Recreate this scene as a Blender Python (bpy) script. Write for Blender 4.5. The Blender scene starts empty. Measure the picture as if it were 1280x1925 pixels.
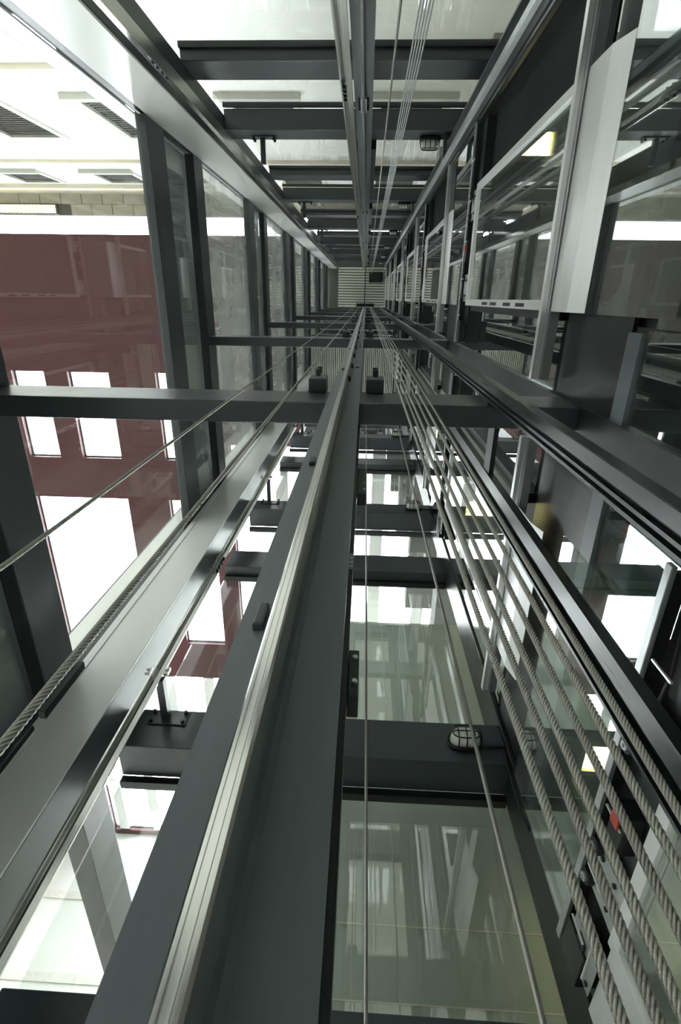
import bpy, bmesh, math, random
from mathutils import Vector, Matrix
random.seed(7)
S = bpy.context.scene
C = S.collection

# ------------------------------------------------------------------ camera
cam_d = bpy.data.cameras.new('camera'); cam = bpy.data.objects.new('camera', cam_d); C.objects.link(cam)
FPX = 951.23
cam_d.sensor_fit = 'VERTICAL'; cam_d.sensor_height = 36.0; cam_d.lens = FPX / 1925 * 36.0
cam_d.clip_start = 0.02; cam_d.clip_end = 400
Rm = ((0.99879745, -0.01376561, 0.04705497), (0.0309783, 0.92110102, -0.38808925), (-0.03800009, 0.38908023, 0.92041978))
rgt, dwn, fwd = (Vector(r) for r in Rm)          # world directions of image right, image down, view
cam.matrix_world = Matrix(((rgt.x, -dwn.x, -fwd.x, 0), (rgt.y, -dwn.y, -fwd.y, 0), (rgt.z, -dwn.z, -fwd.z, 0), (0, 0, 0, 1)))
S.camera = cam
# ------------------------------------------------------------------ sky and exposure
W = bpy.data.worlds.new('overcast_sky'); S.world = W; W.use_nodes = True
bg = W.node_tree.nodes['Background']; bg.inputs[0].default_value = (0.95, 0.98, 1.0, 1); bg.inputs[1].default_value = 7.0
S.view_settings.view_transform = 'Standard'; S.view_settings.look = 'None'
S.view_settings.exposure = 1.50; S.view_settings.gamma = 1.0; S.view_settings.use_curve_mapping = False
S.cycles.transparent_max_bounces = 40; S.cycles.max_bounces = 10; S.cycles.diffuse_bounces = 4; S.cycles.glossy_bounces = 5

# ------------------------------------------------------------------ materials
def nodes_of(name):
    m = bpy.data.materials.new(name); m.use_nodes = True
    nt = m.node_tree; return m, nt, nt.nodes, nt.links
def paint(name, col, rough=.4, metal=0.0, var=.12, scale=(6, 6, 6), bump=.0, spec=.5, rvar=.08, coat=0):
    m, nt, N, L = nodes_of(name); b = N['Principled BSDF']
    tc = N.new('ShaderNodeTexCoord'); mp = N.new('ShaderNodeMapping'); mp.inputs['Scale'].default_value = scale
    L.new(tc.outputs['Object'], mp.inputs[0])
    nz = N.new('ShaderNodeTexNoise'); nz.inputs['Scale'].default_value = 1.0; nz.inputs['Detail'].default_value = 5
    L.new(mp.outputs[0], nz.inputs['Vector'])
    mx = N.new('ShaderNodeMix'); mx.data_type = 'RGBA'
    mx.inputs['A'].default_value = (*[c * (1 - var * 1.6) for c in col], 1); mx.inputs['B'].default_value = (*[min(1, c * (1 + var * 1.6)) for c in col], 1)
    L.new(nz.outputs['Fac'], mx.inputs['Factor']); L.new(mx.outputs['Result'], b.inputs['Base Color'])
    mr = N.new('ShaderNodeMapRange'); mr.inputs['To Min'].default_value = max(.03, rough - rvar); mr.inputs['To Max'].default_value = rough + rvar
    L.new(nz.outputs['Fac'], mr.inputs['Value']); L.new(mr.outputs['Result'], b.inputs['Roughness'])
    b.inputs['Metallic'].default_value = metal; b.inputs['Specular IOR Level'].default_value = spec
    b.inputs['Coat Weight'].default_value = coat
    if bump:
        bp = N.new('ShaderNodeBump'); bp.inputs['Strength'].default_value = bump; bp.inputs['Distance'].default_value = .004
        L.new(nz.outputs['Fac'], bp.inputs['Height']); L.new(bp.outputs[0], b.inputs['Normal'])
    return m
def glass(name, tint, reflect=1.0, dirt=.05):
    m, nt, N, L = nodes_of(name); N.remove(N['Principled BSDF'])
    out = N['Material Output']
    tr = N.new('ShaderNodeBsdfTransparent'); tr.inputs[0].default_value = (*tint, 1)
    gl = N.new('ShaderNodeBsdfGlossy'); gl.inputs['Roughness'].default_value = .012; gl.inputs[0].default_value = (1, 1, 1, 1)
    lw = N.new('ShaderNodeLayerWeight'); lw.inputs[0].default_value = .5
    pw = N.new('ShaderNodeMath'); pw.operation = 'POWER'; pw.inputs[1].default_value = 5
    ma = N.new('ShaderNodeMath'); ma.operation = 'MULTIPLY_ADD'; ma.inputs[1].default_value = .95 * reflect; ma.inputs[2].default_value = .045 * reflect
    L.new(lw.outputs['Facing'], pw.inputs[0]); L.new(pw.outputs[0], ma.inputs[0])
    df = N.new('ShaderNodeBsdfDiffuse'); df.inputs[0].default_value = (.75, .78, .76, 1)
    tc = N.new('ShaderNodeTexCoord'); nz = N.new('ShaderNodeTexNoise'); nz.inputs['Scale'].default_value = 1.3; nz.inputs['Detail'].default_value = 6
    L.new(tc.outputs['Object'], nz.inputs['Vector'])
    d0 = N.new('ShaderNodeMath'); d0.operation = 'MULTIPLY_ADD'; d0.inputs[1].default_value = -dirt * 2; d0.inputs[2].default_value = 1.0 + dirt * .35; d0.use_clamp = True
    L.new(nz.outputs['Fac'], d0.inputs[0])                       # what one square crossing of the dust film lets through
    co = N.new('ShaderNodeMath'); co.operation = 'SUBTRACT'; co.inputs[0].default_value = 1.02; L.new(lw.outputs['Facing'], co.inputs[1])
    iv = N.new('ShaderNodeMath'); iv.operation = 'DIVIDE'; iv.inputs[0].default_value = 1; L.new(co.outputs[0], iv.inputs[1])
    pp = N.new('ShaderNodeMath'); pp.operation = 'POWER'; L.new(d0.outputs[0], pp.inputs[0]); L.new(iv.outputs[0], pp.inputs[1])
    dm = N.new('ShaderNodeMath'); dm.operation = 'SUBTRACT'; dm.inputs[0].default_value = 1; dm.use_clamp = True; L.new(pp.outputs[0], dm.inputs[1])
    m1 = N.new('ShaderNodeMixShader'); L.new(dm.outputs[0], m1.inputs[0]); L.new(tr.outputs[0], m1.inputs[1]); L.new(df.outputs[0], m1.inputs[2])
    m2 = N.new('ShaderNodeMixShader'); L.new(ma.outputs[0], m2.inputs[0]); L.new(m1.outputs[0], m2.inputs[1]); L.new(gl.outputs[0], m2.inputs[2])
    L.new(m2.outputs[0], out.inputs[0]); return m
def glow(name, col, strength):
    m, nt, N, L = nodes_of(name); b = N['Principled BSDF']
    b.inputs['Base Color'].default_value = (*col, 1); b.inputs['Emission Color'].default_value = (*col, 1); b.inputs['Emission Strength'].default_value = strength
    return m
M = dict(
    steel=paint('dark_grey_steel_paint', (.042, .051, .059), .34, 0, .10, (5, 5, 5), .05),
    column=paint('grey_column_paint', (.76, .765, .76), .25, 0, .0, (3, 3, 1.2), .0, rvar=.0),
    black=paint('black_steel_paint', (.012, .013, .014), .38, 0, .2, (6, 6, 6), .05),
    matt=paint('matt_black_panel', (.010, .011, .012), .7, 0, .1, (4, 4, 4), 0, .2),
    rail=paint('blue_grey_rail_paint', (.125, .15, .165), .40, .0, .22, (30, 30, 2.5), .10),
    bare=paint('bright_machined_steel', (.74, .73, .70), .20, 1, .14, (220, 220, .8), .0, rvar=.10),
    blackrail=paint('black_extruded_rail', (.022, .023, .025), .30, .3, .2, (90, 90, 1.5), .04),
    satin=paint('satin_stainless_steel', (.82, .82, .83), .36, .55, .05, (20, 3, 20), .0),
    galv=paint('galvanised_sheet', (.50, .52, .53), .42, .85, .12, (14, 14, 14), .0),
    rope=paint('greased_steel_wire_rope', (.42, .41, .37), .36, .9, .35, (160, 160, 120), .0),
    wire=paint('plain_steel_cable', (.34, .33, .31), .40, .8, .15, (60, 60, 8), .0),
    rubber=paint('black_rubber', (.012, .012, .013), .6),
    farwall=paint('pale_far_wall', (.55, .56, .52), .6, 0, .06, (.3, .3, .3)),
    spandrel=paint('grey_spandrel_panel', (.30, .34, .36), .3, 0, .05, (2, 2, 2)),
    red=paint('dark_red_ceiling_paint', (.060, .0092, .0112), .5, 0, .10, (.25, .25, .25)),
    white=paint('white_wall_plaster', (.90, .90, .87), .7, 0, .03, (.4, .4, .4)),
    cream=paint('cream_moulding_plaster', (.72, .66, .52), .6, 0, .06, (.6, .6, .6)),
    tile=paint('grey_stone_soffit_tile', (.36, .34, .28), .6, 0, .22, (1.4, 1.4, 1.4)),
    joint=paint('dark_joint_mortar', (.10, .10, .09), .8),
    grille=paint('dark_window_grille', (.10, .095, .085), .6),
    frame=paint('pale_window_frame', (.50, .49, .44), .5),
    backing=paint('grey_green_plaster', (.46, .49, .42), .55, 0, .06, (1.2, 1.2, 1.2)),
    slab=paint('landing_concrete', (.20, .20, .19), .7, 0, .15, (2, 2, 2)),
    stone=paint('pale_stone_floor', (.55, .54, .51), .5, 0, .1, (.6, .6, .6)),
    deck=paint('pale_ribbed_deck', (.66, .66, .59), .45, 0, .10, (3, 3, 3)),
    redplastic=paint('red_plastic', (.45, .05, .03), .4),
    lens=paint('frosted_lamp_lens', (.75, .74, .68), .25, 0, .05, (20, 20, 20), coat=.4),
    glass=glass('clear_green_glass', (.965, .985, .97), .85, .012),
    doorglass=glass('dark_tinted_glass', (.62, .70, .67), 3.0, .012),
    dust_glare=glass('dust_and_glare_glass', (.95, .97, .96), 1.0, .20),  # dust film thickened so its pale colour stands in for bright reflections
    coated=glass('coated_front_glass', (.95, .975, .955), 2.6, .012),
    paneglass=glass('door_pane_glass', (.88, .94, .90), 2.2, .012),
    skyglass=glass('skylight_glass', (.97, .98, .98), .8, .02),
    lamp=glow('warm_fluorescent_tube', (1.0, .90, .38), 8.0),
    litwin=glow('warm_lit_window', (1.0, .88, .42), 2.2),
)

def rope_mat(name, pitch):
    m, nt, N, L = nodes_of(name); b = N['Principled BSDF']
    tc = N.new('ShaderNodeTexCoord'); sp = N.new('ShaderNodeSeparateXYZ'); L.new(tc.outputs['Object'], sp.inputs[0])
    def mth(op, a=None, bb=None, cc=None):
        n = N.new('ShaderNodeMath'); n.operation = op
        for i, v in enumerate((a, bb, cc)):
            if v is None: continue
            if isinstance(v, (int, float)): n.inputs[i].default_value = v
            else: L.new(v, n.inputs[i])
        return n.outputs[0]
    th = mth('ARCTAN2', sp.outputs['Y'], sp.outputs['X'])
    ph = mth('MULTIPLY_ADD', sp.outputs['Z'], -6 * math.pi / pitch, mth('MULTIPLY', th, 3.0))
    g = mth('POWER', mth('ABSOLUTE', mth('SINE', ph)), .8)
    fine = mth('SINE', mth('MULTIPLY_ADD', sp.outputs['Z'], 60 * math.pi / pitch, mth('MULTIPLY', th, 9.0)))
    mx = N.new('ShaderNodeMix'); mx.data_type = 'RGBA'; mx.inputs['A'].default_value = (.035, .033, .028, 1); mx.inputs['B'].default_value = (.56, .54, .49, 1)
    L.new(g, mx.inputs['Factor']); L.new(mx.outputs['Result'], b.inputs['Base Color'])
    b.inputs['Metallic'].default_value = .75; b.inputs['Roughness'].default_value = .38
    bp = N.new('ShaderNodeBump'); bp.inputs['Strength'].default_value = .25; bp.inputs['Distance'].default_value = .0006
    L.new(fine, bp.inputs['Height']); L.new(bp.outputs[0], b.inputs['Normal'])
    return m
M['rope_a'] = rope_mat('hoist_rope_wire', .028); M['rope_b'] = rope_mat('thick_rope_wire', .038); M['rope_c'] = rope_mat('thin_rope_wire', .027)

# ------------------------------------------------------------------ mesh helpers
class MB:
    def __init__(s): s.v = []; s.f = []
    def box(s, x0, x1, y0, y1, z0, z1):
        i = len(s.v)
        s.v += [(x0, y0, z0), (x1, y0, z0), (x1, y1, z0), (x0, y1, z0), (x0, y0, z1), (x1, y0, z1), (x1, y1, z1), (x0, y1, z1)]
        s.f += [(i, i+3, i+2, i+1), (i+4, i+5, i+6, i+7), (i, i+1, i+5, i+4), (i+1, i+2, i+6, i+5), (i+2, i+3, i+7, i+6), (i+3, i, i+4, i+7)]
        return s
    def prism(s, poly, a0, a1, axis='z'):
        """extrude a 2-D polygon along an axis; poly is (x,y) for z, (x,z) for y, (y,z) for x"""
        n = len(poly); i = len(s.v)
        for a in (a0, a1):
            for p, q in poly:
                s.v.append((p, q, a) if axis == 'z' else (p, a, q) if axis == 'y' else (a, p, q))
        s.f.append(tuple(i + k for k in range(n))[::-1]); s.f.append(tuple(i + n + k for k in range(n)))
        for k in range(n):
            s.f.append((i + k, i + (k+1) % n, i + n + (k+1) % n, i + n + k))
        return s
    def cyl(s, c, axis, r, l, n=16):
        ax = 'xyz'.index(axis); p = [((r * math.cos(2*math.pi*k/n)), (r * math.sin(2*math.pi*k/n))) for k in range(n)]
        o = [j for j in range(3) if j != ax]; i = len(s.v)
        for t in (-l/2, l/2):
            for a, b in p:
                w = list(c); w[o[0]] += a; w[o[1]] += b; w[ax] += t; s.v.append(tuple(w))
        s.f.append(tuple(i+k for k in range(n))[::-1]); s.f.append(tuple(i+n+k for k in range(n)))
        for k in range(n): s.f.append((i+k, i+(k+1) % n, i+n+(k+1) % n, i+n+k))
        return s
    def tube(s, pts, r, n=8, closed=False):
        pts = [Vector(p) for p in pts]; i = len(s.v); m = len(pts)
        for j, p in enumerate(pts):
            d = (pts[min(j+1, m-1)] - pts[max(j-1, 0)]) if not closed else (pts[(j+1) % m] - pts[j-1])
            d.normalize(); u = d.cross(Vector((0, 0, 1)) if abs(d.z) < .9 else Vector((1, 0, 0))).normalized(); w = d.cross(u)
            for k in range(n):
                a = 2*math.pi*k/n; q = p + u*(r*math.cos(a)) + w*(r*math.sin(a)); s.v.append(tuple(q))
        for j in range(m if closed else m-1):
            a = i + j*n; b = i + ((j+1) % m)*n
            for k in range(n): s.f.append((a+k, a+(k+1) % n, b+(k+1) % n, b+k))
        if not closed:
            s.f.append(tuple(i+k for k in range(n))[::-1]); s.f.append(tuple(i+(m-1)*n+k for k in range(n)))
        return s
    def mesh(s, name, mat, bevel=0, smooth=False):
        me = bpy.data.meshes.new(name); me.from_pydata(s.v, [], s.f)
        bm = bmesh.new(); bm.from_mesh(me); bmesh.ops.recalc_face_normals(bm, faces=bm.faces)
        if bevel: bmesh.ops.bevel(bm, geom=[e for e in bm.edges if e.calc_face_angle(0) > .6], offset=bevel, segments=2, affect='EDGES', profile=.6)
        bm.to_mesh(me); bm.free(); me.materials.append(M[mat])
        if smooth:
            for p in me.polygons: p.use_smooth = len(p.vertices) <= 4
        return me
def link(name, me, parent=None, loc=None, rot=None):
    o = bpy.data.objects.new(name, me); C.objects.link(o)
    if parent is not None: o.parent = parent
    if loc is not None: o.location = loc
    if rot is not None: o.rotation_euler = rot
    return o
def add(name, mb, mat, parent=None, bevel=0, smooth=False, loc=None, label=None):
    o = link(name, mb.mesh(name, mat, bevel, smooth), parent, loc)
    if label: o['label'] = label
    return o
def box(name, dims, mat, parent=None, bevel=0, label=None):
    return add(name, MB().box(*dims), mat, parent, bevel, label=label)
def thing(name, label, cat, loc=(0, 0, 0), group=None):
    o = link(name, None, None, loc); o.empty_display_size = .1; o['label'] = label; o['category'] = cat
    if group: o['group'] = group
    return o
def tag(o, label, cat, group=None):
    o['label'] = label; o['category'] = cat
    if group: o['group'] = group
    return o
def struct(name, label=None):
    o = link(name, None); o['kind'] = 'structure'
    if label: o['label'] = label
    return o
def structure(o, label=None):
    o['kind'] = 'structure'
    if label: o['label'] = label
    return o
ORD = ['lowest', 'second', 'third', 'fourth', 'fifth', 'sixth', 'seventh', 'eighth']

# ------------------------------------------------------------------ measures (camera at the origin, z up)
XL, XR, YB, YF, YD0, YD1 = -1.65, .88, -1.40, 2.34, .39, .48
PIT, TOP, HC = -1.6, 25.2, 27.0
zB = lambda k: 2.055 + 3.5 * k
zA = lambda k: 4.39 + 3.5 * k
sill = lambda k: 2.45 + 3.5 * k

# ------------------------------------------------------------------ structure: floors, ceilings, hall
structure(box('floor', (-2.2, 1.3, -1.8, 2.8, PIT - .2, PIT), 'stone'), 'concrete pit floor of the lift shaft')
structure(box('floor', (-34, 16, -4.4, 48, -2.2, -1.82), 'stone'), 'pale stone floor of the hall around the shaft')
# red hall ceiling with real skylight openings
def slab_with_holes(xs, ys, holes, z0, z1):
    mb = MB()
    def hole(cx, cy): return any(h[0] < cx < h[1] and h[2] < cy < h[3] for h in holes)
    for i in range(len(xs)-1):
        run = None
        for j in range(len(ys)-1):
            cx, cy = (xs[i]+xs[i+1])/2, (ys[j]+ys[j+1])/2
            if hole(cx, cy):
                if run is not None: mb.box(xs[i], xs[i+1], run, ys[j], z0, z1); run = None
            elif run is None: run = ys[j]
        if run is not None: mb.box(xs[i], xs[i+1], run, ys[-1], z0, z1)
    return mb
small = [(-24.0, -22.0, 3.78, 8.57), (-18.87, -17.09, 3.78, 8.57), (-15.81, -13.57, 3.78, 8.57), (-11.05, -9.0, 3.74, 8.57)]
big = [(-30, -24.2, 11, 21), (-19.13, -13.59, 11, 21.2), (-11.14, -8.6, 11, 21.2), (-7.4, 12, 7.6, 40), (-19.1, -9.0, 24, 40)]
holes = small + big
xs = sorted({-34, 16, *[h[0] for h in holes], *[h[1] for h in holes]}); ys = sorted({-2.67, 40.5, *[h[2] for h in holes], *[h[3] for h in holes]})
structure(add('ceiling', slab_with_holes(xs, ys, holes, HC, HC + .45), 'red'), 'dark red hall ceiling with square skylight openings')
for i, h in enumerate(holes):
    w = structure(link(f'window_{i+1}', None), 'white skylight opening in the red ceiling')
    box('pane', (h[0], h[1], h[2], h[3], HC + .30, HC + .32), 'skyglass', w)
    mb = MB(); fx = .07
    mb.box(h[0], h[0]+fx, h[2], h[3], HC+.26, HC+.36).box(h[1]-fx, h[1], h[2], h[3], HC+.26, HC+.36)
    mb.box(h[0]+fx, h[1]-fx, h[2], h[2]+fx, HC+.26, HC+.36).box(h[0]+fx, h[1]-fx, h[3]-fx, h[3], HC+.26, HC+.36)
    add('window_frame', mb, 'steel', w)
    if h[1] - h[0] > 9:
        n0, n1 = math.ceil((h[0] + .6 - 1.0)/2.75), math.floor((h[1] - .6 - 1.0)/2.75)
        for j in range(n0, n1 + 1): x = 1.0 + 2.75*j; box('glazing_bar', (x-.36, x+.36, h[2]+.08, h[3]-.08, HC+.02, HC+.25), 'column', w)
        for y in ((11.6, 21.0, 30.5) if h[1] > 0 else (29.3, 34.6)): box('cross_bar', (h[0]+.08, h[1]-.08, y-.25, y+.25, HC-.12, HC+.015), 'column', w)
# sky portals fill each opening: they only tell the renderer where daylight enters
for x0, x1, y0, y1 in holes + [(-34, 16, -3.44, -2.68)]:
    pl = bpy.data.lights.new('sky_portal', 'AREA'); pl.shape = 'RECTANGLE'; pl.size = x1 - x0; pl.size_y = y1 - y0; pl.cycles.is_portal = True
    po = bpy.data.objects.new('sky_portal', pl); C.objects.link(po); po.location = ((x0+x1)/2, (y0+y1)/2, HC - .15)
for nm, d in (('wall_hall_left', (-34.3, -34, -4.4, 40.5, -2.0, HC)), ('wall_hall_front', (-34.3, 16.3, 40.5, 40.8, -2.0, HC)), ('wall_hall_right', (16, 16.3, -4.4, 40.5, -2.0, HC))):
    w = structure(box(nm, d, 'farwall'), 'pale far wall of the hall')
    mb = MB()
    for j in range(1, 6):
        z = -2 + j * 4.8
        if 'front' in nm: mb.box(-34, 16, 40.42, 40.5, z, z + .5)
        elif 'left' in nm: mb.box(-34, -33.92, -4.4, 40.4, z, z + .5)
    if mb.v: add('floor_band', mb, 'frame', w)
# white hall wall behind the shaft, with grilled windows, mouldings and a stone soffit
WY = -4.4
wall_hall = struct('wall_hall', 'white hall wall with grilled windows, seen past the glass at the upper left')
pitch, wx0 = 3.70, .06
wins = []
for n in range(-8, 4):
    for (a, b) in ((14.7, 18.2), (22.5, 24.75)):
        wins.append((wx0 + n * pitch, wx0 + n * pitch + 1.84, a, b))
xs = sorted({-34, 16, *[w[0] for w in wins], *[w[1] for w in wins]}); zs = sorted({-2.0, HC + .4, *[w[2] for w in wins], *[w[3] for w in wins]})
flat = slab_with_holes(xs, zs, wins, 0, .35)
mb = MB(); mb.v = [(x, WY - z, y) for x, y, z in flat.v]; mb.f = flat.f
add('plaster_face', mb, 'white', wall_hall)
for x0, x1, a, b in wins:
    if a < 12 and (x1 < -12 or x0 > 4): continue
    mb = MB(); t = .16
    mb.box(x0-.02, x0+t, WY-.02, WY+.05, a-.02, b+.02).box(x1-t, x1+.02, WY-.02, WY+.05, a-.02, b+.02)
    mb.box(x0+t, x1-t, WY-.02, WY+.05, b-t, b+.02).box(x0-.10, x1+.10, WY-.02, WY+.14, a-.16, a+.06)
    add('window_frame', mb, 'frame', wall_hall)
    mb = MB()
    nx, nz = 9, int((b-a-.3)/.17)
    for i in range(1, nx+1): u = x0+t+(x1-x0-2*t)*i/(nx+1); mb.box(u-.018, u+.018, WY-.10, WY-.06, a+.06, b-t)
    for i in range(1, nz+1): w = a+.06+(b-t-a-.06)*i/(nz+1); mb.box(x0+t, x1-t, WY-.06, WY-.03, w-.022, w+.022)
    g = add('window_grille', mb, 'grille', wall_hall); g['kind'] = 'stuff'
    box('window_recess', (x0, x1, WY-.34, WY-.30, a, b), 'grille', wall_hall)
for (a, b, d, mt) in ((12.95, 13.15, .10, 'cream'), (20.9, 21.05, .10, 'cream'), (25.25, 25.45, .14, 'cream'), (25.62, 25.78, .10, 'cream'), (25.9, 26.98, .06, 'cream')):
    box('moulding', (-34, 16, WY, WY+d, a, b), mt, wall_hall)
soffit = structure(box('ceiling', (-34, 16, WY, -3.45, HC + .02, HC + .4), 'joint'), 'stone tiled soffit at the top of the white wall')
tile_me = MB().box(-.485, .485, -.215, .215, -.03, .05).mesh('tile', 'tile', .012)
for row, (yc, off) in enumerate(((-4.13, 0), (-3.69, .42))):
    for n in range(26):
        x = -20 + n * 1.0 + off
        if row == 1 and x < -14.1: continue
        link('tile', tile_me, soffit, (x, yc, HC))
lw = thing('lit_window', 'long yellow lit ceiling light set in the stone soffit at the upper left', 'light', (-14, -3.69, HC))
box('light_panel', (-6, -.8, -.18, .16, -.03, .02), 'litwin', lw)
mb = MB()
for i in range(26): mb.box(-5.9+i*.2, -5.87+i*.2, -.19, .17, -.06, -.031)
g = add('louvre', mb, 'frame', lw); g['kind'] = 'stuff'
mb = MB().box(-6.1, -.7, -.24, -.18, -.08, .02).box(-6.1, -.7, .16, .215, -.08, .02).box(-.8, -.7, -.18, .16, -.08, .02).box(-6.1, -6.0, -.18, .16, -.08, .02)
add('light_frame', mb, 'grille', lw)

# ------------------------------------------------------------------ structure: glazed shaft walls
G = .012
wl = struct('wall_left', 'left glass wall of the shaft in dark steel beams')
wb = struct('wall_back', 'rear glass wall of the shaft in dark steel beams')
wf = struct('wall_front', 'front glass wall of the shaft in dark steel beams')
wr = struct('wall_right', 'right wall of the shaft with landing glass')
mB_l = MB().box(-1.735, XL, -1.22, 2.05, 0, .28).mesh('spandrel_beam', 'steel', .006)
mA_l = MB().box(-1.73, XL, -1.22, 2.05, .06, .42).mesh('transom_beam', 'steel', .006)
mB_b = MB().box(-1.34, .86, -1.56, YB, 0, .30).mesh('spandrel_beam', 'steel', .006)
mA_b = MB().box(-1.34, .86, -1.60, -1.50, 0, .34).mesh('transom_beam', 'steel', .006)
mB_f = MB().box(-1.33, .87, YF, 2.57, 0, .28).mesh('spandrel_beam', 'steel', .006)
mA_f = MB().box(-1.33, .87, 2.48, 2.62, 0, .34).mesh('transom_beam', 'steel', .006)
lip = {}
for k in range(-1, 7):
    z = zB(k)
    for w, me in ((wl, mB_l), (wb, mB_b), (wf, mB_f)): link('spandrel_beam', me, w, (0, 0, z))
    if k < 6:
        for w, me in ((wl, mA_l), (wb, mA_b), (wf, mA_f)): link('transom_beam', me, w, (0, 0, zA(k) - (.20 if k < 0 else 0)))
    lo, hi = z + .28, (zA(k) if k < 6 else TOP)
    segs = [(lo, hi)] + ([(zA(k) + (.145 if k < 0 else .345), zB(k+1))] if k < 6 else [])
    for a, b in segs:
        if b < -.5: continue
        az = a + .075 if abs(a - lo) > .1 else a; bz = b if abs(a - lo) > .1 else min(b + .06, TOP)
        box('glass_pane', (-1.722, -1.722+G, -1.22, 2.05, az+.001, bz-.001), 'dust_glare' if a > 5 else 'glass', wl)
        if abs(a - lo) > .1: box('spandrel_panel', (-1.775, -1.755, -1.22, 2.05, az-.07, bz+.07), 'spandrel', wl)
        box('glass_pane', (-1.34, .86, -1.575-G, -1.575, a+.02, b-.001), 'glass', wb)
        box('glass_pane', (-1.33, .93, 2.60, 2.60+G, a+.001, b-.001), 'coated', wf)
        # slim glazing beads round the panes
        mb = MB().box(-1.34, .86, -1.60, -1.565, a, a+.02).box(-1.34, .86, -1.60, -1.565, b-.03, b)
        add('glazing_bead', mb, 'black', wb)
        mb = MB().box(-1.33, .87, 2.575, 2.63, a-.002, a+.025).box(-1.33, .87, 2.575, 2.63, b-.04, b+.002).box(.935, .955, 2.56, 2.63, a, b)
        add('glazing_bead', mb, 'black', wf)
        add('edge_trim', MB().box(.956, .972, 2.55, 2.63, a, b), 'satin', wf)
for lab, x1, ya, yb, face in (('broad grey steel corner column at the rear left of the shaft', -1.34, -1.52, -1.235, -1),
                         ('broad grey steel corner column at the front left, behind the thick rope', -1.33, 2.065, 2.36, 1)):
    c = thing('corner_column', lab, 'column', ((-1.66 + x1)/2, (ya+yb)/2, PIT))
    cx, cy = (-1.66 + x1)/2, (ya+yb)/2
    box('body', (-1.90-cx, x1-.002-cx, ya-cy, yb-cy, 0, TOP-PIT), 'steel', c, .006)  # coloured darker than the face, as the column's sides get less light
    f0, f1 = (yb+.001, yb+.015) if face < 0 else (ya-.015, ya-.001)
    box('lit_face', (-1.652-cx, x1-cx, f0-cy, f1-cy, 0, TOP-PIT), 'column', c, .003, 'column face toward the shaft, coloured pale for the light it catches')  # added pale sheet puts the light on this side into its colour
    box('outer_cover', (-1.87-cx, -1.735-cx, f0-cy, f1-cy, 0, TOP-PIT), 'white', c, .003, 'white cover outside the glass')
c = box('corner_column', (.87, 1.16, 2.30, 2.60, PIT, TOP), 'black', None, .008); tag(c, 'black steel corner column at the front right beside the grey pane', 'column')
c = box('corner_column', (.86, 1.12, -1.60, -1.32, PIT, TOP), 'steel', None, .008); tag(c, 'dark steel corner column at the rear right of the shaft', 'column')
c = add('trim_1', MB().box(-1.648, -1.60, 2.044, 2.0495, PIT, TOP), 'column'); structure(c, 'pale edge strip on the front left column')
# outer beam carrying the left facade on past the corner column
tag(add('outrigger_beam', MB().box(-1.80, XL, 2.37, 7.5, 2.055, 2.335), 'black', None, .006), 'dark steel beam running out past the front left column beyond the glass, coloured black against the daylight', 'beam')  # black in place of the steel grey, to offset daylight and reflections
# grey-green lining behind the front glass on its right half
structure(box('wall_lining', (-.35, 2.2, 3.05, 3.2, PIT, 4.35), 'backing'), 'grey green wall behind the lower front glass')
mb = MB()
for z in (.55, 1.30, 1.62, 2.9): mb.box(-.35, 2.2, 3.045, 3.0505, z, z+.006)
structure(add('trim_2', mb, 'cream'), 'thin pale joints in the grey green wall')
# shaft roof deck: ribbed sheets
rf = structure(box('ceiling', (-1.93, 1.16, -1.62, 2.62, TOP + .06, TOP + .2), 'joint'), 'roof of the lift shaft')
rib_me = MB().prism([(-.045, .06), (-.03, 0), (.03, 0), (.045, .06)], -.5, .5, 'x').mesh('deck_rib', 'deck')
for i in range(15):
    for x0, x1 in ((-1.30, -.10), (-.06, .86)):
        o = link('deck_rib', rib_me, rf, ((x0+x1)/2, -1.25 + i*.112, TOP)); o.scale = (x1-x0, 1, 1)

# ------------------------------------------------------------------ divider beams between the two shafts
mD = MB().box(XL + .001, .955, YD0, YD1, 0, .26).mesh('divider_beam', 'steel', .007)
mclip = MB().box(-.04, .04, -.06, 0, .03, .16).mesh('rail_clip', 'steel', .004)
mbolt = MB().cyl((0, 0, 0), 'y', .012, .03, 6).mesh('bolt', 'black')
for k in range(7):
    d = link('divider_beam', mD, None, (0, 0, zB(k)))
    tag(d, f'dark steel beam crossing the shaft between the two lifts, {ORD[k]} above the camera', 'beam', None)
    if k < 4:
        for x in (-.205, .05):
            cl = link('rail_clip', mclip, d, (x, YD0 - .0005, .20))
            link('bolt', mbolt, cl, (0, -.085, .13)); link('bolt', mbolt, cl, (0, -.085, .05))

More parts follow.
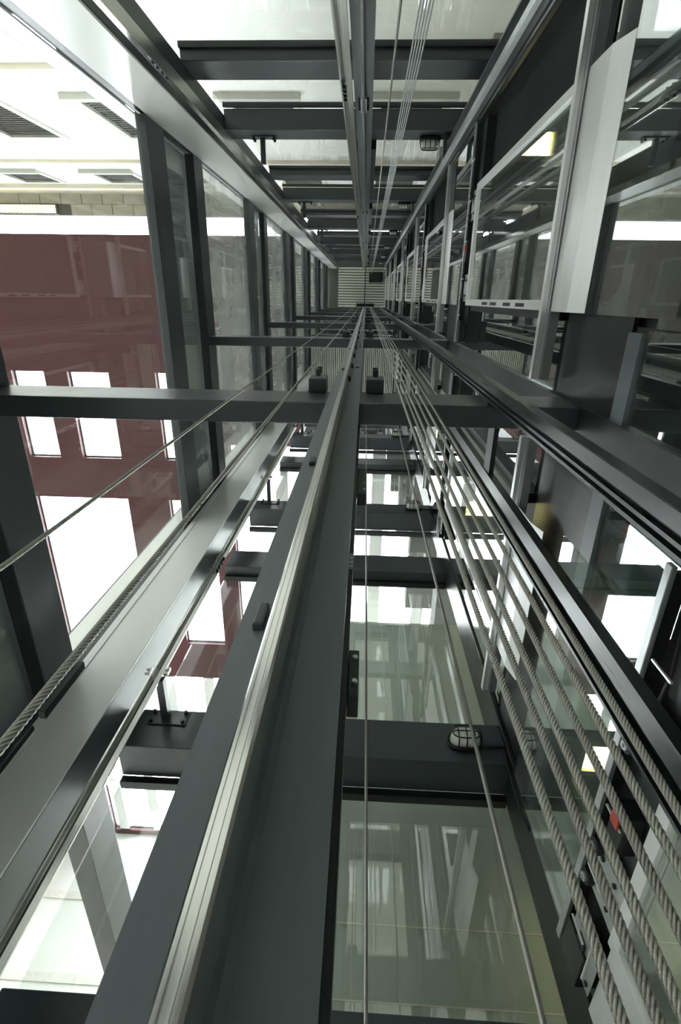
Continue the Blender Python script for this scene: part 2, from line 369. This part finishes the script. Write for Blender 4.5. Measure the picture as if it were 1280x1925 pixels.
# ------------------------------------------------------------------ guide rails
def trail(name, label, x, y, rot, b, h, t, z0=PIT, z1=24.6, body='rail', nose='bare', fish=(), blocks=(), foot_t=.012):
    """T rail: foot in the local x axis at y=0, blade towards -y, placed and turned about z"""
    o = thing(name, label, 'rail', (x, y, 0)); o.rotation_euler = (0, 0, rot)
    L = z1 - z0
    add('foot', MB().prism([(-b/2, 0), (b/2, 0), (b/2, -foot_t*.7), (t*.9, -foot_t*1.2), (t*.55, -foot_t*2.0), (t*.45, -h*.52), (-t*.45, -h*.52), (-t*.55, -foot_t*2.0), (-t*.9, -foot_t*1.2), (-b/2, -foot_t*.7)], z0, z1), body, o)
    hw = t*.5
    g = h*.006
    prof = [(hw, -h*.52), (hw, -h+.003), (hw-.002, -h), (hw*.45, -h), (hw*.40, -h+.0012), (hw*.30, -h+.0012), (hw*.25, -h), (-hw*.25, -h), (-hw*.30, -h+.0012), (-hw*.40, -h+.0012), (-hw*.45, -h), (-hw+.002, -h), (-hw, -h+.003), (-hw, -h*.52)]
    add('blade', MB().prism(prof, z0, z1), nose, o)
    for zc in fish:
        for s in (-1, 1):
            f = add('fishplate', MB().box(s*(t*.55+.001) if s > 0 else -t*.55-.012, (t*.55+.012) if s > 0 else -t*.55-.001, -h*.5, -foot_t*2.1, zc-.14, zc+.14), 'galv', o)
            for dz in (-.10, -.035, .035, .10):
                link('bolt', MB().cyl((s*(t*.55+.02), -h*.33, zc+dz), 'x', .010, .018, 6).mesh('bolt', 'black'), f)
    for xc, zc in blocks:
        add('clip_block', MB().box(xc-.007, xc+.007, -foot_t-.010, -foot_t*.7, zc-.024, zc+.024), 'steel', o, .003)
    return o
tr = trail('guide_rail', 'large T guide rail with bright blade running up the middle of the picture', -.081, YD0 - .0005, 0, .132, .089, .017, fish=(), blocks=[(-.040, .535), (-.040, 1.20), (-.040, 3.0), (-.040, 4.3)])
# black bolts along both sides of its blade and on its right foot
mh = MB().cyl((0, 0, 0), 'x', .013, .012, 8).mesh('bolt', 'black')
for z in (2.45, 2.95, 3.5, 4.1, 5.2, 6.0, 7.5, 8.3, 11.0, 12.0):
    link('bolt', mh, tr, (.0135, -.040, z)); link('bolt', mh, tr, (-.0135, -.040, z + .12))
mh2 = MB().cyl((0, 0, 0), 'y', .010, .008, 8).mesh('bolt', 'black')
for z in (3.1, 4.5, 4.75, 6.6, 8.0): link('bolt', mh2, tr, (.040, -.0125, z))
trail('guide_rail', 'dark T guide rail of the front lift, back to back with the large one', -.102, YD1 + .0005, math.pi, .136, .089, .017, nose='rail', foot_t=.012)
tb = trail('guide_rail', 'T guide rail with bolted splice standing against the rear glass', -.062, -1.32, math.pi, .130, .089, .017, fish=(4.5, 9.5, 14.5), foot_t=.012)
trail('counterweight_rail', 'slim bright rail beside the rear T rail, bolted on its right side', -.185, -1.15, math.pi/2, .072, .065, .012, body='bare', fish=(3.75, 8.75, 13.75))
rl = trail('counterweight_rail', 'slim bright rail at the rear left edge of the shaft', -1.13, -1.15, -math.pi/2, .072, .065, .012, body='bare', fish=(3.4, 5.9, 10.9))
fl = trail('counterweight_rail', 'slim bright rail at the front left, held by a post and base plate', -1.15, 2.035, 0, .075, .065, .013, body='bare', fish=(3.6, 8.6))
ch = thing('rail_channel', 'dark steel channel just behind the right edge of the large T rail', 'channel')
add('channel', MB().prism([(-.032, YD1+.002), (-.010, YD1+.002), (-.010, YD1+.045), (-.015, YD1+.045), (-.015, YD1+.008), (-.032, YD1+.008)], PIT, 24.6), 'black', ch)
bs = MB().cyl((0, 0, 0), 'y', .004, .006, 6).mesh('bolt', 'galv')
for z0, z1, x1 in ((.52, .62, .006), (1.28, 1.50, .016), (2.6, 2.9, .010)):
    p = box('joint_block', (-.0095, x1, YD1+.006, YD1+.04, z0, z1), 'black', ch, .002)
    for dz in (.03, .08): link('bolt', bs, p, (x1 - .006, YD1+.0045, z0 + dz))
for i in range(4): link('bolt', bs, ch, (-.0135, YD1 - .0015, .86 + i*.016))
# posts and base plates holding the rails
def stay(parent, px, py, yw, k, sgn, dx=0):
    z = zB(k) + .20
    L = lambda x, y, zz: (x - px, y - py, zz)
    mb = MB().box(-.13+dx, .13+dx, min(yw, yw+sgn*.012)-py, max(yw, yw+sgn*.012)-py, z-.05, z+.065)
    return mb, z
for par, px, py, yw, sg, lab in ((fl, -1.15, 2.035, YF, -1, 'f'), (rl, -1.13, -1.15, YB, 1, 'r')):
    for k in range(0, 6):
        st = thing('rail_stay', f'steel post and base plate bolting the {"front left" if lab == "f" else "rear left"} slim rail to the {ORD[k]} wall beam', 'bracket', (px + (.03 if lab == 'f' else .10), yw, zB(k) + .21), None)
        add('base_plate', MB().box(-.10, .13, min(0, sg*.010), max(0, sg*.010), -.05, .05), 'steel', st, .002)
        y1 = py - yw + (.002 if lab == 'f' else .0); 
        a, b = sorted((sg*.010, (py + .002 - yw) if lab == 'f' else (py - .03 - yw)))
        add('post', MB().box(-.022, .022, a, b, -.022, .022), 'steel', st, .002)
        for dx in (-.08, .11):
            for dz in (-.033, .033): link('bolt', mbolt, st, (dx, sg*.018, dz))
        if lab == 'f':
            for s in (-1, 1): add('rail_clamp', MB().box(-.03 + s*.054 - .014, -.03 + s*.054 + .014, py - yw - .022, py - yw - .001, .02, .075).box(-.03+s*.054-.008, -.03+s*.054+.008, py - yw - .034, py-yw-.022, .04, .06), 'satin', st, .002)
# posts behind the rear T rail
for k in range(0, 7):
    a, b = zB(k) + .30, (zA(k) if k < 6 else TOP)
    if k == 0:
        p = box('rail_post', (-.125, .0, -1.40+.001, -1.325, zB(0)+.02, zB(0)+.27), 'black')
    else:
        p = box('rail_post', (-.17, .05, -1.46, -1.325, a + .005, a + 1.9 if k < 6 else TOP), 'black', None, .004)
        box('post_plate', (-.10, -.02, -1.4, -1.325, zB(k) + .02, zB(k) + .30), 'black', p)
    tag(p, f'black steel post backing the rear T rail at the {ORD[k]} rear wall beam', 'post')
# black ribbed rails on the right
def ribbed(name, label, pts, z1, arms):
    o = thing(name, label, 'rail')
    add('profile', MB().prism(pts, PIT, z1), 'blackrail', o, 0)
    for (dims) in arms: box('rail_arm', dims, 'black', o)
    return o
ax = .50
ribbed('ribbed_rail', 'ribbed black rail slanting across the right from the middle to the right edge',
       [(ax, .3015), (ax+.004, .3000), (ax+.035, .3000), (ax+.035, .378), (ax+.004, .378), (ax, .375), (ax, .366), (ax+.012, .364), (ax+.012, .357), (ax, .355), (ax, .347), (ax+.012, .345), (ax+.012, .336), (ax, .334)], 24.0,
       [(ax+.004, ax+.034, .3785, .3895, zB(k)+.03, zB(k)+.22) for k in range(7)])
bx = .545
ribbed('ribbed_rail', 'ribbed black rail of the front lift, to the right of the ropes at the bottom',
       [(bx, .692), (bx+.03, .692), (bx+.03, .815), (bx, .815), (bx, .806), (bx+.018, .804), (bx+.018, .786), (bx, .784), (bx, .777), (bx+.02, .775), (bx+.02, .744), (bx, .742)], 24.0,
       [(bx+.005, bx+.025, YD1+.001, .691, zB(k)+.05, zB(k)+.15) for k in range(7)])
# plain flat rail at the rear right and its backing
o = thing('flat_rail', 'pale flat steel rail at the rear right, running to the top middle', 'rail')
add('profile', MB().prism([(.655, -1.135), (.662, -1.135), (.662, -1.165), (.700, -1.165), (.700, -1.175), (.655, -1.175)], PIT, 24.4), 'galv', o)
for k in range(7): box('rail_arm', (.665, .695, YB+.001, -1.176, zB(k)+.08, zB(k)+.16), 'steel', o)
o = thing('cable_duct', 'dark steel duct running up behind the pale flat rail', 'duct')
add('profile', MB().prism([(.70, -1.345), (.79, -1.345), (.79, -1.235), (.775, -1.235), (.775, -1.33), (.70, -1.33)], PIT, 24.4), 'steel', o)
for k in range(7): box('duct_bracket', (.71, .78, YB+.001, -1.346, zB(k)+.10, zB(k)+.14), 'steel', o)

# ------------------------------------------------------------------ ropes and cables
def rope_mesh(r, pitch, z_lo, z_fine, z_hi, mat, lobes=6, seg=4):
    mb = MB(); n = lobes * seg; rings = []
    z = z_lo
    zs = [z_lo]
    z = .05
    while z < z_fine: zs.append(z); z += pitch / 12 if z < 1.6 else pitch / 7
    zs += [z_fine + .001, z_hi]
    for z in zs:
        a0 = 2*math.pi*z/pitch
        for k in range(n):
            a = 2*math.pi*k/n; ph = (k % seg)/seg
            rr = r*(.70 + .34*math.sqrt(max(0, math.sin(math.pi*ph))))
            mb.v.append((rr*math.cos(a+a0), rr*math.sin(a+a0), z))
    for i in range(len(zs)-1):
        for k in range(n): mb.f.append((i*n+k, i*n+(k+1) % n, (i+1)*n+(k+1) % n, (i+1)*n+k))
    mb.f.append(tuple(range(n))[::-1]); mb.f.append(tuple((len(zs)-1)*n+k for k in range(n)))
    return mb.mesh('strands', mat, 0, True)
rp = rope_mesh(.0036, .028, PIT, 3.0, 24.5, 'rope_a')
ry = .332
rats = [.419, .4749, .5160, .5740, .634, .700]
names = ['leftmost', 'second', 'third', 'fourth', 'fifth', 'rightmost']
for i, q in enumerate(rats):
    y = ry + (.012 if i % 2 else 0)
    tag(link('wire_rope', rp, None, (q*y, y, 0)), f'twisted steel hoist rope at lower right, {names[i]} of the six', 'rope', 'hoist ropes at the lower right')
rp2 = rope_mesh(.0048, .038, PIT, 3.0, 24.5, 'rope_b')
tag(link('wire_rope', rp2, None, (-.84*.345, .345, 0)), 'thick twisted steel rope lying over the grey column at the left', 'rope')
strip = MB().box(-.003, .003, -.004, .004, PIT, .62)
tag(add('rope_guide', MB().box(-.0012, .0012, -.0025, .0025, PIT, .322).box(-.003, .003, -.004, .004, .336, .405), 'black', None, 0, False, (-.84*.345+.0095, .350, 0)), 'dark guide strip beside the thick left rope', 'strip')
rp3 = rope_mesh(.0034, .027, PIT, 2.0, 24.5, 'rope_c')
tag(link('wire_rope', rp3, None, (-1.41*.30, .30, 0)), 'thin twisted rope crossing the red ceiling at the left', 'rope')
def cable(label, x, y, r, z1=24.5, z0=PIT, mat='wire', name='steel_cable', group=None):
    return tag(add(name, MB().cyl((0, 0, (z0+z1)/2), 'z', r, z1-z0, 10), mat, None, 0, True, (x, y, 0)), label, 'cable', group)
cable('thin straight cable just right of the large T rail', .033*1.15, 1.15, .0038, 9.0)
cable('straight cable slanting down across the grey green pane', .300*1.15, 1.15, .0058, 9.0)
cable('single dark cable left of the five silver cables at the top', .092, -1.0, .0055)
for i in range(5):
    cable(f'{["first","second","third","fourth","fifth"][i]} from the left of five thin silver cables at the top', .163 + i*.0118, -1.0, .0036, mat='galv', group='silver cables at the top')

# ------------------------------------------------------------------ hoist machine at the roof
o = thing('hoist_machine', 'black hoist machine and sheave under the roof deck at the vanishing point', 'machine', (.2, -1.0, 24.5))
add('sheave', MB().cyl((0, .12, .25), 'x', .16, .12, 24), 'black', o)
box('motor', (.08, .42, -.05, .28, .1, .5), 'black', o, .02)
box('bed_plate', (-.1, .5, -.1, .32, .5, .7), 'black', o)
o = thing('deflector_sheave', 'black deflector sheave frame under the roof beside the divider beams', 'machine', (-.1, .28, 24.5))
add('sheave', MB().cyl((.2, 0, .3), 'y', .14, .08, 24), 'black', o)
box('frame', (-.35, .45, -.06, .06, .42, .7), 'black', o)
for x in (-.30, -.16, -.02, .12, .26, .40): box('lug', (x-.02, x+.02, -.09, -.06, .44, .68), 'black', o)

# ------------------------------------------------------------------ front lift car high above
#car
car = thing('lift_car', 'lift car seen from below with a pale ribbed underside', 'lift car', (-.2, 1.3, 9.0))
box('platform', (-.72, .72, -.72, .72, .05, .20), 'steel', car, .01)
rb = MB().prism([(-.013, .05), (-.008, 0), (.008, 0), (.013, .05)], -.70, .70, 'y').mesh('underside_rib', 'deck')
for i in range(44): link('underside_rib', rb, car, (-.70 + i*.0324, 0, 0))
box('centre_strip', (.11, .125, -.70, .70, -.008, -.001), 'frame', car)
for y0, y1 in ((-.72, -.70), (.70, .72)): box('car_wall', (-.70, .70, y0, y1, .20, 2.5), 'doorglass', car)
for x0, x1 in ((-.72, -.70), (.70, .72)): box('car_wall', (x0, x1, -.70, .70, .20, 2.5), 'doorglass', car)
box('car_roof', (-.72, .72, -.72, .72, 2.5, 2.6), 'steel', car)

# ------------------------------------------------------------------ bulkhead lamps
def lamp_parts():
    d = {}
    def oval(rx, rz, y0, y1, n=20, taper=1.0):
        mb = MB(); 
        pts = []
        for k in range(n):
            a = 2*math.pi*k/n; c, s = math.cos(a), math.sin(a)
            pts.append((math.copysign(abs(c)**.6, c)*rx, math.copysign(abs(s)**.75, s)*rz))
        i = 0
        for y, t in ((y0, 1), ((y0+y1)/2, (1+taper)/2+.04*(taper < 1)), (y1, taper)):
            for p, q in pts: mb.v.append((p*t, y, q*t))
        for j in range(2):
            for k in range(n): mb.f.append((j*n+k, j*n+(k+1) % n, (j+1)*n+(k+1) % n, (j+1)*n+k))
        mb.f.append(tuple(range(n))[::-1]); mb.f.append(tuple(2*n+k for k in range(n)))
        return mb, pts
    b, pts = oval(.098, .060, 0, -.03); d['base'] = b.mesh('base', 'black', 0, True)
    l, _ = oval(.088, .052, -.03, -.085, taper=.72); d['lens'] = l.mesh('lens', 'lens', 0, True)
    cg = MB()
    cg.tube([(p*.80, -.094, q*.78) for p, q in pts], .004, 6, True)
    for x in (-.045, .0, .045): cg.tube([(x, -.03, .056), (x, -.082, .047), (x, -.096, .028), (x, -.098, 0), (x, -.096, -.028), (x, -.082, -.047), (x, -.03, -.056)], .0038, 6)
    cg.tube([(-.094, -.03, 0), (-.084, -.082, 0), (-.06, -.098, 0), (0, -.099, 0), (.06, -.098, 0), (.084, -.082, 0), (.094, -.03, 0)], .0038, 6)
    d['cage'] = cg.mesh('cage', 'black', 0, True)
    d['conduit'] = MB().tube([(.09, -.015, -.02), (.14, -.012, -.022), (.20, -.012, -.02), (.235, -.012, -.02)], .008, 8).mesh('conduit', 'black', 0, True)
    return d
LP = lamp_parts()
for side, y, x, rz in (('front', YF - .001, .64, 0), ('rear', YB + .001, .55, math.pi)):
    for k in range(0 if side == 'front' else 0, 7):
        t = thing('bulkhead_lamp', f'oval caged bulkhead lamp on the {ORD[k]} {side} wall beam', 'lamp', (x, y, zB(k) + (.13 if side == 'front' else .20)))
        t.rotation_euler = (0, 0, rz)
        for nm in ('base', 'lens', 'cage', 'conduit'):
            o = link(nm, LP[nm], t)
            if nm == 'conduit' and side == 'rear': o.scale = (-1, 1, 1)
            if nm == 'lens': o['label'] = 'frosted white lens'

for k in range(0, 5):
    z = zB(k)
    tag(add('hanging_cable', MB().tube([(.862, 2.288, z+.5), (.861, 2.286, z+.1), (.860, 2.284, z-.2), (.852, 2.28, z-.38), (.838, 2.278, z-.42), (.826, 2.28, z-.34), (.83, 2.30, z-.15), (.845, 2.325, z-.02), (.85, 2.33, z+.10)], .006, 6), 'rubber', None, 0, True),
        f'black looped cable hanging at the right end of the {ORD[k]} front wall beam', 'cable')

# ------------------------------------------------------------------ landing side: slabs, lights, right wall
lampm = MB().box(-.20, .20, -.09, .09, -.05, 0).mesh('tube_panel', 'lamp')
lampf = MB().box(-.23, .23, -.12, -.09, -.07, .0).box(-.23, .23, .09, .12, -.07, .0).box(-.23, -.20, -.09, .09, -.07, 0).box(.20, .23, -.09, .09, -.07, 0).mesh('fitting', 'frame')
for k in range(-1, 7):
    s = sill(k)
    sl = structure(box('floor', (1.02, 6.0, -2.1, 6.0, s - .34, s), 'slab'), 'landing floor slab behind the right wall')
    for j, (lx, ly) in enumerate(((1.72, -1.78), (1.44, 2.25), (1.40, -1.30))):
        if k == -1 and j != 1: continue
        t = thing('landing_light', f'warm yellow landing light behind the right glass, {["rearmost","front","rear inner"][j]} one under the {ORD[k+1]} landing slab', 'light', (lx, ly, s - .341))
        link('tube_panel', lampm, t); link('fitting', lampf, t)
structure(box('wall_landing', (6.0, 6.2, -2.1, 6.0, -1.8, 27), 'slab'), 'far wall of the lift landings')
for k in range(-1, 7):
    s = sill(k)
    if k >= 0:
        box('edge_beam', (.915, 1.018, -1.31, 2.29, s - .38, s - .04), 'steel', wr, .004)
        box('edge_strip', (.872, .90, .09, 2.29, s - .72, s - .63), 'rail', wr)
        box('edge_cover', (.885, .90, -1.31, 2.29, s - .625, s - .04), 'black', wr)
    top = min(s + 2.77, TOP)
    for y0, y1 in ((-1.31, -.84), (.08, .385), (.485, .90), (1.86, 2.29)):
        if y0 < -1:
            box('black_panel', (.885, .895, y0, y1, s + .005, top), 'matt', wr); continue
        box('side_glass', (.885, .893, y0, y1, s + .005, top), 'doorglass', wr)
        box('black_lining', (.900, .910, y0, y1, s + .005, top), 'black', wr)
    for y0, y1 in ((-.835, .075), (.905, 1.855)):
        box('upper_glass', (.905, .913, y0, y1, s + 2.20, top), 'paneglass' if y0 > 0 else 'doorglass', wr)
        if y0 < 0: box('black_lining', (.916, .926, y0, y1, s + 2.20, top + .6), 'black', wr)
for y0, y1 in ((.385, .485),):
    box('mullion_post', (.86, .885, y0, y1, PIT, TOP), 'black', wr)
for y0, y1 in ((-.84, -.80), (.04, .08), (.90, .955), (1.80, 1.86)):
    for k in range(-1, 7): box('door_jamb', (.845, .90, y0+.001, y1-.001, sill(k)+.001, sill(k)+2.02), 'black', wr)

# ------------------------------------------------------------------ landing doors
def P(mb, mat, name, parent, bevel=0, label=None): return add(name, mb, mat, parent, bevel, label=label)
roller_me = MB().cyl((0, 0, 0), 'x', .026, .020, 20).mesh('tyre', 'rubber', .002)
hub_me = MB().cyl((-.013, 0, 0), 'x', .015, .008, 16).cyl((-.019, 0, 0), 'x', .006, .008, 6).mesh('hub', 'galv')
def landing_door(side, k):
    s = sill(k); front = side == 'front'
    y0, y1 = (.957, 1.80) if front else (-.80, .04)
    a0, a1 = (.60, 2.15) if front else (-1.22, .33)
    t = thing('landing_door', f'steel framed glass landing door of the {side} lift, {ORD[k+1]} storey up', 'door', (.80, (y0+y1)/2, s))
    oy = (y0+y1)/2
    B = lambda xa, xb, ya, yb, za, zb: MB().box(xa-.80, xb-.80, ya-oy, yb-oy, za, zb)
    mb = B(.765, .785, a0, a1, -.035, 0); mb2 = B(.79, .797, a0, a1, -.035, -.006)
    mb.v += mb2.v; mb.f += [tuple(i+8 for i in f) for f in mb2.f]
    P(mb, 'satin', 'sill', t, 0)
    P(B(.80, .84, a0, a1, -.05, -.012), 'galv', 'sill_carrier', t)
    ap = MB().prism([(0, -.05), (0, -.235), (.028, -.345), (.031, -.345), (.004, -.235), (.004, -.05)], y0-oy, y1-oy, 'y')
    P(ap, 'satin', 'apron', t, 0, 'plain satin steel plate under the sill')
    w = .045
    f = B(.795, .83, y0+.004, y0+w, .005, 2.0); 
    P(f, 'satin', 'stile', t, .002)
    f = P(B(.795, .83, y1-w, y1-.002, .005, 2.0), 'satin', 'stile', t, .002)
    if k <= 1:
        for z in (.35, .62, .95, 1.2): P(B(.7935, .7945, y1-.03, y1-.012, z, z+.16), 'black', 'slot', f)
    P(B(.795, .83, y0+w, y1-w, .005, .06), 'satin', 'bottom_rail', t, .002)
    P(B(.795, .83, y0+w, y1-w, 1.95, 2.0), 'satin', 'top_rail', t, .002)
    P(B(.808, .818, y0+w, y1-w, .06, 1.95), 'paneglass', 'glass_pane', t)
    if front and k < 0: P(B(.80, .812, y1+.005, a1-.01, .005, 1.985), 'satin', 'side_panel', t, .002)
    # head gear
    P(B(.83, .90, a0, a1, 2.02, 2.19), 'black', 'head_box', t)
    P(B(.775, .79, a0, a1, 2.185, 2.215), 'galv', 'hanger_track', t, .003)
    P(B(.79, .829, a0+.02, a1-.02, 2.192, 2.208), 'black', 'track_bracket', t)
    if k <= 3:
        L = y1 - y0
        for yc in (y0 + .13, y1 - .13):
            hp = P(B(.800, .806, yc-.10, yc+.10, 2.0, 2.165), 'galv', 'hanger_plate', t, .001, 'pale sheet steel hanger plate')
            for dy in (-.07, .07):
                for zz in (2.05, 2.13):
                    P(MB().cyl((-.003, yc+dy*.8-oy, zz), 'x', .008, .008, 6), 'black', 'bolt', hp)
            for dy in (-.075, .075):
                r = link('hanger_roller', roller_me, t, (-.012, yc+dy-oy, 2.158)); link('hub', hub_me, r)
            P(B(.792, .799, yc-.03, yc+.03, 2.02, 2.035), 'satin', 'plate_edge', t)
        if front:
            lp = P(B(.786, .790, 1.86, 2.08, 1.99, 2.155), 'galv', 'lock_plate', t, .001, 'sheet steel lock plate')
            P(B(.780, .7855, 1.87, 2.07, 2.03, 2.036), 'satin', 'plate_edge', lp)
            P(B(.778, .7855, 1.95, 2.03, 2.06, 2.11), 'black', 'latch', lp, .002)
            for yy, zz in ((1.89, 2.01), (2.05, 2.01), (1.89, 2.13), (2.05, 2.13)): P(MB().cyl((-.017, yy-oy, zz), 'x', .009, .006, 6), 'black', 'bolt', lp)
        lk = P(B(.77, .825, oy-.05, oy+.10, 2.05, 2.12), 'black', 'interlock', t, .003)
        P(B(.762, .77, oy-.02, oy+.02, 2.07, 2.11), 'redplastic', 'interlock_button', lk, .002, 'red plastic cover')
        P(B(.775, .826, a1-.17, a1-.01, 2.04, 2.17), 'black', 'end_box', t, .004)
        for j in range(5): P(B(.768, .774, a0+.25+j*.27, a0+.256+j*.27, 2.06, 2.15), 'satin', 'plate_edge', t)
        P(MB().tube([(.0, a0+.12-oy, 2.12), (-.02, a0+.25-oy, 2.08), (-.015, a0+.42-oy, 2.11), (.0, a0+.55-oy, 2.07)], .005, 6), 'rubber', 'door_cable', t)
    # glass screen over the head gear
    tg = P(B(.796, .804, a0 + .24 if front else a0-.05, a1-.01 if front else y1, 2.24, 2.87 if front else 3.07), 'paneglass' if front else 'doorglass', 'screen_glass', t)
    P(B(.80, .90, a0+.25 if front else a0, a1-.02 if front else y1-.01, 2.222, 2.235), 'black', 'screen_shoe', t)
    return t
for k in range(-1, 7): landing_door('front', k)
for k in range(-1, 7): landing_door('rear', k)
